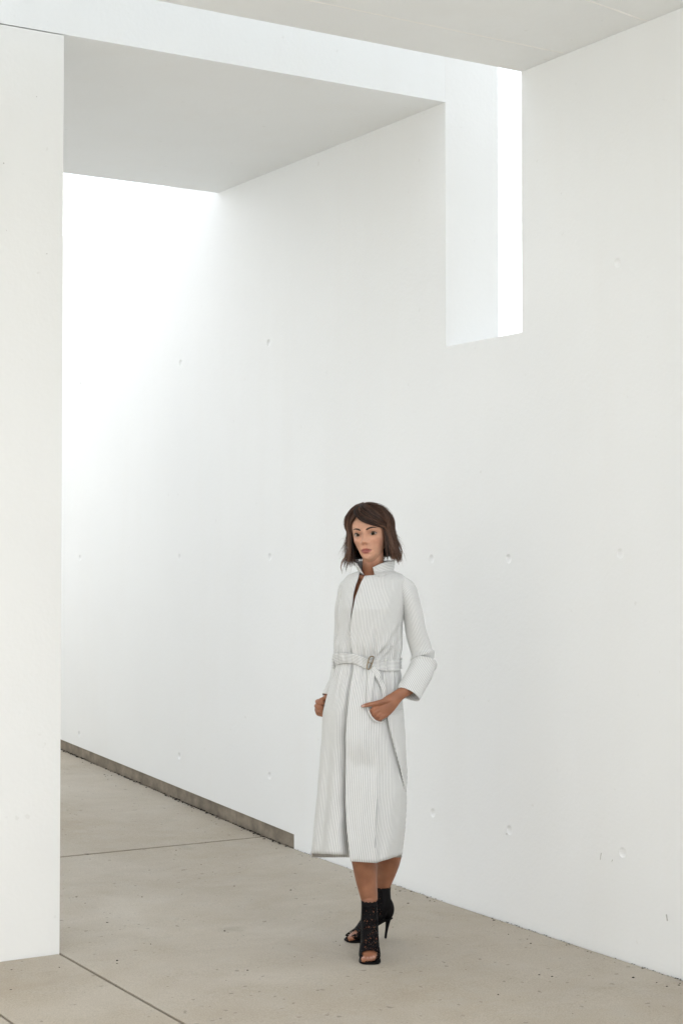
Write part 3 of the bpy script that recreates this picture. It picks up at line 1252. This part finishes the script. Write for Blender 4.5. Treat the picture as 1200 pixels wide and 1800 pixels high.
# pocket mouth gaping around the hand
pk = spline(np.array([(652, 1188), (647, 1215), (645.5, 1236), (647.5, 1250), (653.5, 1262), (662, 1268.5), (672, 1268.5), (681, 1260)], float), 50)
pk3 = [S(x, y, .0065 + .008 * math.sin(math.pi * min(1, i / 49))) for i, (x, y) in enumerate(pk)]
v, f = tube(pk3, list(np.interp(np.linspace(0, 1, 50), [0, .4, .75, 1], [.0014, .0022, .0028, .0015])), 10, [1.0] * 50)
me = mesh_from('pocket_edge', v, f, True)
set_attr(me, 'stripe', np.full(len(v), 0.0))
add_obj('pocket_edge', me, M_COAT, coat)

# armhole seam, front edge topstitch, slit
def seam_line(pts, r_, off):
    q = spline(np.array(pts, float), 40)
    P3 = [S(min(x, lerp(y, _xr) - 0.2), y, off) for x, y in q]
    v, f = tube(P3, [r_] * 40, 6)
    me = mesh_from('seam', v, f, True)
    set_attr(me, 'stripe', np.full(len(v), 0.0028))
    return add_obj('seam', me, M_COAT, coat)


# side panel whose free edge falls from the pocket over the skirt
Pq, Sq = [], []
for py in np.linspace(1246, 1392, 60):
    xf = np.interp(py, [1246, 1300, 1345, 1375, 1392], [674, 688, 700, 707.5, 710.5])
    t0 = float(theta_of(xf, py))
    kk = min(1, max(0, (1392 - py) / 45)) * min(1, (py - 1244) / 12)
    row, sr = [], []
    for k in range(26):
        u = k / 25
        th = t0 + (1.75 - t0) * u
        row.append(coat_pt(th, py, 0.001 + 0.002 * kk + 0.019 * kk * (1 - u) ** 1.2))
        sr.append(th * 0.128 * (1.0 + 0.12 * min(1, max(0, (py - 1190) / 300))) + .001)
    Pq.append(row)
    Sq.append(sr)
sheet('side_panel', np.array(Pq), M_COAT, coat, np.array(Sq), 0.003)

seam_line([(661.5, 1405), (660.5, 1440), (659, 1465), (658, 1490)], .0016, .0022)

# ------------------------------------------------------------------ arms and hands
def hd(px, py, dy):
    return L(px, py, dy)


parts.append(tube([L(704, 1028, .02), L(720, 1056, .012), L(739, 1140, .02), L(744, 1160, .012), L(727, 1200, -.065), L(715, 1214, -.098), L(704, 1220.5, -.114)],
                  [.036, .034, .031, .030, .028, .0235, .0205], 18, [1, 1, 1, 1, .95, .88, .8], n=40, side=(0, 1, 0)))
parts.append(tube([hd(712, 1215.5, -.102), hd(705, 1219, -.112), hd(697, 1225, -.118), hd(687, 1234, -.124), hd(676, 1244, -.130), hd(667, 1252, -.131), hd(661, 1257, -.129)],
                  [.0215, .0225, .0250, .0310, .0345, .0325, .0270], 22, [.82, .80, .70, .54, .46, .42, .40], side=nrm(hd(678, 1232, 0) - hd(690, 1250, 0)), n=28))
kn = [(654.5, 1248.0), (657.0, 1254.0), (662.0, 1259.0), (668.5, 1262.0)]
for i, (kx, ky) in enumerate(kn):
    parts.append(tube([hd(kx + 13, ky - 9.5 + i * .5, -.133), hd(kx + 3, ky - 2, -.138), hd(kx, ky + .5, -.133), hd(kx - 1.5, ky + 4, -.113), hd(kx - 2, ky + 9, -.09), hd(kx - 2, ky + 18, -.07)],
                      [.0092, .0102, .0098, .0088, .0080, .0070], 12, n=16))
parts.append(tube([hd(692, 1229, -.124), hd(679, 1232, -.134), hd(665, 1235.5, -.142), hd(655, 1237.5, -.144), hd(645, 1239.3, -.143), hd(636.8, 1241.2, -.141)],
                  [.0120, .0124, .0112, .0098, .0094, .0072], 14, [.9, .95, .95, .95, .85, .75], n=22))

# other arm, pulled back, its fist showing past the edge of the coat
parts.append(tube([L(615, 1030, .05), L(606, 1060, .065), L(603, 1145, .115), L(598, 1178, .115), L(585, 1215, .08), L(575, 1234, .065)],
                  [.034, .033, .030, .029, .026, .024], 16, n=36))
parts.append(tube([L(580, 1226, .07), L(571, 1238, .06), L(564, 1247, .05), L(563, 1252, .045)], [.023, .027, .026, .022], 16, [.8, .75, .75, .7], side=(0, 0.3, 1), n=14))
fist = [(557.5, 1233.5, .030), (556.0, 1241.0, .028), (558.5, 1248.0, .030), (563.0, 1254.5, .034)]
for i, (fx, fy, fd) in enumerate(fist):
    parts.append(tube([L(fx + 12, fy - 1, fd + .03), L(fx + 3, fy - 1, fd + .016), L(fx, fy, fd), L(fx + 3, fy + 2, fd - .014), L(fx + 10, fy + 3, fd - .012)],
                      [.0095, .0098, .0092, .0085, .0075], 12, n=14))
parts.append(tube([L(574, 1228, .045), L(568, 1229, .03), L(563, 1231.5, .020), L(560, 1236, .014)], [.011, .0102, .0092, .0075], 12, n=12))

body_me = voxel('body', parts, 0.0023, 1)
bc = coords(body_me)
# skin pigment and painted crease shade: face lighter than the tanned limbs, lips, flushed cheeks and fingertips
q = bc - HC
hx, hf_, hh_ = q @ lat / HS, q @ fwd / HS, q @ upv / HS
hh_ = np.where(hh_ < 0, hh_ / HLO, hh_)
tint = np.tile(np.array([0.310, 0.133, 0.071]), (len(bc), 1))
isf = 1 / (1 + np.exp(-(hh_ + 0.125) / 0.008))
tint = tint * (1 - isf[:, None]) + np.array([0.600, 0.325, 0.215]) * isf[:, None]
head_m = (hh_ > -0.13) & (np.abs(hx) < 0.09)
fr_m = head_m & (hf_ > 0.03)


def paint(mask, col):
    m = np.clip(mask, 0, 1) * fr_m
    tint[:] = tint * (1 - m[:, None]) + np.array(col) * m[:, None]


for s in (-1, 1):
    paint(0.30 * gss(hx, hh_, s * .042, -.035, .020, .016), (0.56, 0.22, 0.16))
    paint(0.62 * gss(hx, hh_, s * .032, .0045, .020, .0090), (0.19, 0.085, 0.055))       # eye make-up
paint(0.25 * gss(hx, hh_, 0, -.037, .012, .008), (0.55, 0.22, 0.15))
lipw = 0.0232
xx = np.clip(np.abs(hx) / lipw, 0, 1.2)
up_edge = -.0682 + (.0098 * (1 - xx ** 1.8) - .0016 * np.exp(-(hx / .004) ** 2))
lo_edge = -.0682 - .0138 * (1 - xx ** 2.2)
lips = 1 / (1 + np.exp(-(up_edge - hh_) / .0009)) * 1 / (1 + np.exp(-(hh_ - lo_edge) / .0009)) * (xx < 1.0)
paint(0.88 * lips, (0.36, 0.095, 0.085))
paint(0.75 * np.exp(-((hh_ + .0682 + .001 * np.cos(hx * 160)) / .0011) ** 2) * (xx < 1.0), (0.11, 0.025, 0.025))  # shade of the crease between the lips, painted in
for s in (-1, 1):
    paint(0.7 * gss(hx, hh_, s * .0065, -.0440, .0030, .0018), (0.14, 0.05, 0.035))      # nostrils, their recess shade painted in
# nails
for (p, r_) in ((L(637, 1240.2, -.148), 0.0085),):
    m = np.exp(-(np.linalg.norm(bc - p, axis=1) / r_) ** 4)
    tint = tint * (1 - 0.75 * m[:, None]) + np.array([0.68, 0.45, 0.40]) * 0.75 * m[:, None]
for F, mr in ((FF, 1), (RF, -1)):
    for x, e in zip([-.024, -.0085, .0045, .0155, .0255], [.140, .139, .134, .127, .118]):
        p = F(e - .006, x * mr, .024)
        m = np.exp(-(np.linalg.norm(bc - p, axis=1) / 0.0062) ** 4)
        tint = tint * (1 - 0.7 * m[:, None]) + np.array([0.60, 0.36, 0.30]) * 0.7 * m[:, None]
limb = hh_ < -0.16
mott = 1 + 0.10 * np.sin(bc[:, 0] * 61 + 3 * np.sin(bc[:, 2] * 37)) * np.sin(bc[:, 2] * 23 + bc[:, 1] * 41)
tint[limb] *= mott[limb][:, None]
for (kx, ky) in kn:                                        # redder knuckles, crease shade painted in between the fingers
    m = np.exp(-(np.linalg.norm(bc - L(kx, ky, -.142), axis=1) / .0085) ** 2)[:, None]
    tint = tint * (1 - .45 * m) + np.array([.43, .17, .095]) * .45 * m
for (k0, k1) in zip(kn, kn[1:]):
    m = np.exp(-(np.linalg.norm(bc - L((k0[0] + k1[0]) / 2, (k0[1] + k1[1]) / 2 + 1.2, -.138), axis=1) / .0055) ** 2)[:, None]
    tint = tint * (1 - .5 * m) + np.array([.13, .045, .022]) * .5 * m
set_col(body_me, 'tint', tint)
body = add_obj('body', body_me, M_SKIN, person)

# ------------------------------------------------------------------ eyes, lashes, brows
def patch(name, X, Hh, Fv, mat, parent, cols=None):
    P = head2loc(X, Fv, Hh)
    r_, c_ = X.shape
    F = [(i * c_ + k, i * c_ + k + 1, (i + 1) * c_ + k + 1, (i + 1) * c_ + k) for i in range(r_ - 1) for k in range(c_ - 1)]
    me = mesh_from(name, P.reshape(-1, 3), F, True)
    if cols is not None:
        set_col(me, 'tint', cols.reshape(-1, 3))
    return add_obj(name, me, mat, parent)


EYE_X, EYE_W = 0.0310, 0.0172
for s in (-1, 1):
    u = np.linspace(-1, 1, 33)
    v = np.linspace(0, 1, 17)
    U, Vv = np.meshgrid(u, v)
    top = .0072 * (1 - np.abs(U) ** 2.2) + .0008 * U        # outer corner a little higher
    bot = -.0056 * (1 - np.abs(U) ** 2.0) + .0008 * U
    X = s * (EYE_X + EYE_W * U)
    Hh = bot + (top - bot) * Vv + 0.0005
    bul = .0040 * (1 - U ** 2) * (1 - (2 * Vv - 1) ** 2 * .5)
    Fv = face_f(X, np.zeros_like(X) + 0.0005) * 0.0 + face_f(s * (EYE_X + 0 * U), 0 * U) + .0030 + bul - 0.0055 * U ** 2 * (U > 0) - 0.002 * U ** 2 * (U <= 0)
    ix, ih = s * EYE_X + .0026, .0012
    dist = np.sqrt((X - ix) ** 2 + (Hh - ih) ** 2)
    cols = np.zeros(X.shape + (3,)) + np.array([0.40, 0.32, 0.28])
    cols = np.where((dist < .0074)[..., None], np.array([0.018, 0.012, 0.008]), cols)
    cols = np.where((dist < .0061)[..., None], np.array([0.050, 0.033, 0.013]), cols)
    cols = np.where((dist < .0030)[..., None], np.array([0.004, 0.004, 0.004]), cols)
    eye = patch('eye', X, Hh, Fv, M_EYE, body, cols)
    # upper lash line and lower line
    u = np.linspace(-1.02, 1.12, 30)
    for (isup, t0_, t1_) in ((True, .0018, .0036), (False, .0005, .0011)):
        U, Vv = np.meshgrid(u, np.linspace(0, 1, 4))
        uc = np.clip(np.abs(U), 0, 1)
        if isup:
            ln = .0072 * (1 - uc ** 2.2) + .0008 * U + .0005
        else:
            ln = -.0056 * (1 - uc ** 2.0) + .0008 * U + .0005
        th_ = (t0_ + (t1_ - t0_) * (U + 1) / 2) * np.clip((1.12 - U) / .25, 0, 1) * np.clip((U + 1.1) / .4, 0, 1)
        Hh = ln + th_ * (Vv - (0.25 if isup else 0.7))
        X = s * (EYE_X + EYE_W * U)
        bul = .0040 * (1 - np.clip(U, -1, 1) ** 2)
        Fv = face_f(s * (EYE_X + 0 * U), 0 * U) + .0040 + bul - 0.0055 * U ** 2 * (U > 0) - 0.002 * U ** 2 * (U <= 0) + .0006 * np.sin(Vv * math.pi)
        patch('eyelash', X, Hh, Fv, M_LASH, eye)
    # brow
    U, Vv = np.meshgrid(np.linspace(0, 1, 26), np.linspace(0, 1, 5))
    X = s * (.0115 + .0400 * U)
    ctr = .0175 + .0075 * np.sin(np.clip(U * 1.25, 0, 1) * math.pi * .62) - .010 * np.clip(U - .68, 0, 1) ** 1.2
    th_ = .0074 * (1 - U ** 1.6) ** .8 * np.clip(U * 6 + .45, 0, 1) + .0006
    Hh = ctr + th_ * (Vv - .5)
    Fv = face_f(X, Hh) + .0010 + .0008 * np.sin(Vv * math.pi)
    patch('eyebrow', X, Hh, Fv, M_BROW, body)

# ------------------------------------------------------------------ hair
EC = np.array([0.0, -0.010, 0.018])                        # centre of the hair volume in the head frame
EA = np.array([0.0745, 0.1000, 0.0960])


def hair_strand(a0, a1, phi0, lift, zend, flare, wave, n=16, part=(-0.022, 0.02), ex=0.8, sag=0.0):
    """root near the parting, over the skull, then falling free to zend (head frame)"""
    out = []
    t = np.linspace(0, 1, n)
    for k, tt in enumerate(t):
        cap = min(1.0, tt / 0.55)
        phi = phi0 + (math.pi / 2 - phi0) * cap
        e = cap ** ex
        a = a0 + (a1 - a0) * e
        off = lift * (0.35 + 0.65 * math.sin(math.pi * min(1, cap * 0.75 + .1)))
        sp = math.sin(phi) ** (1.45 if math.sin(a) < 0 and math.cos(a) > -.6 else 1.0)
        x = 0.010 * math.cos(phi) + (EA[0] + off) * sp * math.sin(a) + part[0] * (1 - cap) ** 1.0
        f = EC[1] + (EA[1] + off * 0.7) * math.sin(phi) * math.cos(a) + part[1] * (1 - cap) ** 1.5
        h = EC[2] + (EA[2] + off) * math.cos(phi) - sag * math.sin(math.pi * cap) ** 1.0
        if tt > 0.55:
            g_ = (tt - 0.55) / 0.45
            h = EC[2] + (zend - EC[2]) * g_
            rr = flare * g_ ** 1.3
            x += math.sin(a) * rr + wave[0] * math.sin(g_ * wave[2] + wave[3]) * g_
            f += math.cos(a) * rr * 0.6 + wave[1] * math.sin(g_ * wave[2] + wave[3] + 1) * g_
        out.append((x, f, h))
    return np.array(out)


def strands_mesh(name, strands, parent, seg=4):
    V, F, tone = [], [], []
    for (pts, r0, tn) in strands:
        P = head2loc(pts[:, 0], pts[:, 1], pts[:, 2])
        T = np.gradient(P, axis=0)
        n = len(P)
        s = nrm(rng.normal(0, 1, 3))
        b0 = len(V)
        for i in range(n):
            t = nrm(T[i])
            s = nrm(s - t * (s @ t))
            u = np.cross(t, s)
            g_ = i / (n - 1)
            r_ = r0 * (1.0 if g_ < .6 else max(0.12, 1 - ((g_ - .6) / .4) ** 1.5 * 0.88))
            for k in range(seg):
                a = 2 * math.pi * k / seg
                V.append(P[i] + s * r_ * math.cos(a) + u * r_ * 0.6 * math.sin(a))
                tone.append(min(1, max(0, tn + 0.28 * (g_ - 0.35))))
        for i in range(n - 1):
            for k in range(seg):
                k2 = (k + 1) % seg
                F.append((b0 + i * seg + k, b0 + i * seg + k2, b0 + (i + 1) * seg + k2, b0 + (i + 1) * seg + k))
        F.append(tuple(b0 + (n - 1) * seg + k for k in range(seg)))
    me = mesh_from(name, V, F, True)
    set_attr(me, 'tone', tone)
    return add_obj(name, me, M_HAIR, parent)


# dark under-volume: cap and curtain
def hair_cap():
    P, tn = [], []
    A = np.linspace(R(62), R(298), 70)
    for i in range(26):
        v = i / 25
        row = []
        for a in A:
            if v < 0.55:
                phi = (v / 0.55) * math.pi / 2
                x = (EA[0] + .004) * math.sin(phi) ** (1.4 if math.sin(a) < 0 else 1) * math.sin(a) + 0.008 * (1 - v / .55)
                f = EC[1] + (EA[1] + .002) * math.sin(phi) * math.cos(a) + .012 * (1 - v / .55)
                h = EC[2] + (EA[2] + .004) * math.cos(phi)
            else:
                g_ = (v - .55) / .45
                x = (EA[0] + .004 - .004 * g_) * math.sin(a)
                f = EC[1] + (EA[1] + .002 - .012 * g_) * math.cos(a)
                h = EC[2] + (-.098 - EC[2]) * g_
            row.append((x, f, h))
        P.append(row)
    P = np.array(P)
    Q = head2loc(P[..., 0], P[..., 1], P[..., 2])
    o = sheet('hair_base', Q, M_HAIR, None, None, 0.004)
    set_attr(o.data, 'tone', np.full(len(o.data.vertices), 0.05))
    return o


strands = []


def lock(n_, a0, a1, phi0, lift, zend, flare, wv, tn, npt, part, ex, spread, rad, sag=0.0):
    """a lock: strands that share a path and gather towards the tip"""
    base = hair_strand(a0, a1, phi0, lift, zend, flare, wv, npt, part, ex, sag)
    g_ = np.linspace(0, 1, npt)
    for _ in range(n_):
        s_ = hair_strand(a0 + random.gauss(0, spread), a1 + random.gauss(0, spread), max(.02, phi0 + random.gauss(0, .08)), max(.002, lift + random.gauss(0, .003)),
                         zend + random.gauss(0, .010), flare + random.gauss(0, .003), wv, npt, part, ex, sag)
        k = (0.15 + 0.6 * g_ ** 1.5)[:, None] * random.uniform(.5, 1.0)
        strands.append((s_ * (1 - k) + base * k, random.uniform(*rad), tn + random.gauss(0, .09)))


for _ in range(150):                                       # sides and back
    a = R(random.uniform(67, 300))
    aa = (a + math.pi) % (2 * math.pi) - math.pi           # + = right of the picture
    leftside = aa < 0
    zend = random.gauss(-.105, .011) + (.008 if abs(aa) < R(75) else 0)
    lift = random.uniform(.004, .026)
    fl = random.gauss(.008, .008) + (0.012 if not leftside else .004)
    if leftside and random.random() < .35:
        fl += abs(random.gauss(0.010, .012))
    wv = (max(-.012, min(.012, random.gauss(0, .010))), random.gauss(0, .008), random.uniform(4, 9), random.uniform(0, 6))
    tn = 0.16 + 0.84 * random.random() ** 1.2 + (0.06 if aa > 0 else 0)
    lock(13, a, a, random.uniform(0.02, 0.75), lift, zend, fl, wv, tn, 18, (-0.022, .02), .8, .05, (.0007, .0016))
for _ in range(44):                                        # fringe swept to the right of the picture
    u = random.random()
    a0 = R(random.uniform(-26, 38))
    a1 = R(67 + 32 * u + random.gauss(0, 3))
    wv = (random.gauss(0, .004), random.gauss(0, .004), random.uniform(3, 6), random.uniform(0, 6))
    tn = 0.16 + 0.84 * random.random() ** 1.2
    lock(13, a0, a1, random.uniform(.10, .5), random.uniform(.006, .022), random.gauss(-.102, .014), random.gauss(.018, .008), wv, tn, 22, (-0.030, 0.030), random.uniform(1.6, 2.6), .05, (.0007, .0016), random.uniform(.004, .019))
for _ in range(32):                                        # and the short side, swept left
    u = random.random()
    a0 = R(random.uniform(-62, -24))
    a1 = R(-60 - 38 * u + random.gauss(0, 4))
    wv = (random.gauss(0, .005), random.gauss(0, .005), random.uniform(3, 6), random.uniform(0, 6))
    lock(13, a0, a1, random.uniform(.15, .55), random.uniform(.002, .009), random.gauss(-.110, .014), random.gauss(.014, .012), wv, .12 + .5 * random.random(), 22, (-0.014, 0.026), random.uniform(1.1, 1.8), .05, (.0007, .0016), random.uniform(.0, .012))
for _ in range(240):                                       # flyaways
    sgn = -1 if random.random() < .65 else 1
    a1 = sgn * R(random.uniform(66, 115))
    wv = (random.gauss(0, .006), random.gauss(0, .006), random.uniform(3, 8), random.uniform(0, 6))
    strands.append((hair_strand(a1 * .8, a1, random.uniform(.2, .9), random.uniform(.016, .034), random.gauss(-.085, .03), random.uniform(.015, .045), wv), random.uniform(.0004, .0008), 0.55))
hair = strands_mesh('hair', strands, person)
hb = hair_cap()
hb.parent = hair
Pq = []
for i in range(14):
    row = []
    for k in range(73):
        a = -math.pi + 2 * math.pi * k / 72
        lx = 0.86 if math.sin(a) < 0 else 1.0
        pm = np.interp(math.degrees(a), [-180, -75, -50, -15, 0, 20, 62, 90, 180], [80, 80, 42, 38, 42, 56, 72, 80, 80])
        ph = R(pm) * i / 13
        row.append((lx * (EA[0] + .003) * math.sin(ph) * math.sin(a) + .008 * (1 - i / 13), EC[1] + (EA[1] + .002) * math.sin(ph) * math.cos(a) + .012 * (1 - i / 13), EC[2] + (EA[2] + .002) * math.cos(ph)))
    Pq.append(row)
Pq = np.array(Pq)
o = sheet('hair_crown', head2loc(Pq[..., 0], Pq[..., 1], Pq[..., 2]), M_HAIR, hair, None, 0.003)
set_attr(o.data, 'tone', np.full(len(o.data.vertices), 0.22))

# ------------------------------------------------------------------ boots
def boot(F, mirror):
    A = lambda f, h, l=0.0: F(f, l, h)
    ps = [tube([A(-.015, .222), A(-.014, .195), A(-.012, .165), A(-.004, .13), A(.028, .094), A(.060, .058), A(.088, .033), A(.112, .0235), A(.130, .020)],
               [.0330, .0318, .0325, .035, .0360, .0385, .0425, .0415, .033], 22, [1.05, 1.05, 1.12, 1.2, 1.04, .80, .54, .44, .46], side=F.l, n=40),
          tube([A(-.016, .160), A(-.033, .128), A(-.038, .102), A(-.035, .084)], [.030, .030, .025, .016], 16, [1, 1, .95, .8], n=14, side=F.l)]
    me = voxel('boot', ps, 0.0026, 3)
    c = coords(me)
    q = c - F.o
    ff, ll = q @ F.f, q @ F.l
    hh = c[:, 2] - np.array([zf(P_ORG[1] + (p[0] * RT + p[1] * FH)[1]) - P_ORG[2] for p in c])
    bm = bmesh.new()
    bm.from_mesh(me)
    bm.verts.ensure_lookup_table()
    kill = [bm.verts[i] for i in np.where(((ff > .108) & (hh > .013) & (np.abs(ll + .001) < .0275 - .25 * np.clip(ff - .125, 0, 1))) | (hh > .213 + .0012 * np.sin(ll * 420)))[0]]
    bmesh.ops.delete(bm, geom=kill, context='VERTS')
    bm.to_mesh(me)
    bm.free()
    c = coords(me)
    q = c - F.o
    ff, ll = q @ F.f, q @ F.l
    sheer = 1 / (1 + np.exp(-(ff - .004) / .005))           # the heel counter is plain suede
    sheer *= np.clip((.200 - (c[:, 2] - F.o[2])) / .014, 0, 1)
    set_attr(me, 'sheer', sheer)
    o = add_obj('boot', me, M_LACE, person)
    md = o.modifiers.new('thickness', 'SOLIDIFY')
    md.thickness = .0016
    # sole: from under the heel, down the arch to the toe
    V, Fc = [], []
    prof = [(-.052, .088, .020), (-.035, .083, .026), (-.010, .076, .025), (.025, .056, .024), (.055, .028, .030), (.080, .012, .0400), (.105, .0075, .0425), (.128, .0075, .038), (.142, .0085, .028), (.1495, .0095, .013)]
    q_ = spline(np.array(prof), 40)
    for (f_, h_, w_) in q_:
        th = .0075 if f_ > .07 else .005
        for (l_, dz) in ((-w_, 0), (w_, 0), (w_, -th), (-w_, -th)):
            p = A(f_, max(h_ + dz, .0006), l_)
            V.append(p)
    n_ = len(q_)
    for i in range(n_ - 1):
        for k in range(4):
            k2 = (k + 1) % 4
            Fc.append((i * 4 + k, i * 4 + k2, (i + 1) * 4 + k2, (i + 1) * 4 + k))
    Fc += [(3, 2, 1, 0), tuple((n_ - 1) * 4 + k for k in range(4))]
    so = add_obj('sole', mesh_from('sole', V, Fc), M_BLACK, o)
    md = so.modifiers.new('bevel', 'BEVEL')
    md.width = .002
    md.segments = 2
    v, f = tube([A(-.040, .096), A(-.038, .078), A(-.034, .050), A(-.029, .022), A(-.027, .0045)], [.017, .0115, .0072, .0055, .0052], 14, [1.1, 1.1, 1, 1, 1], n=16)
    ho = add_obj('heel', mesh_from('heel', v, f, True), M_BLACK, o)
    return o


b1 = boot(FF, 1)
b1['label'] = 'black lace ankle boot planted forward, toes showing'
b2 = boot(RF, -1)
b2['label'] = 'black lace ankle boot set behind, turned sideways'
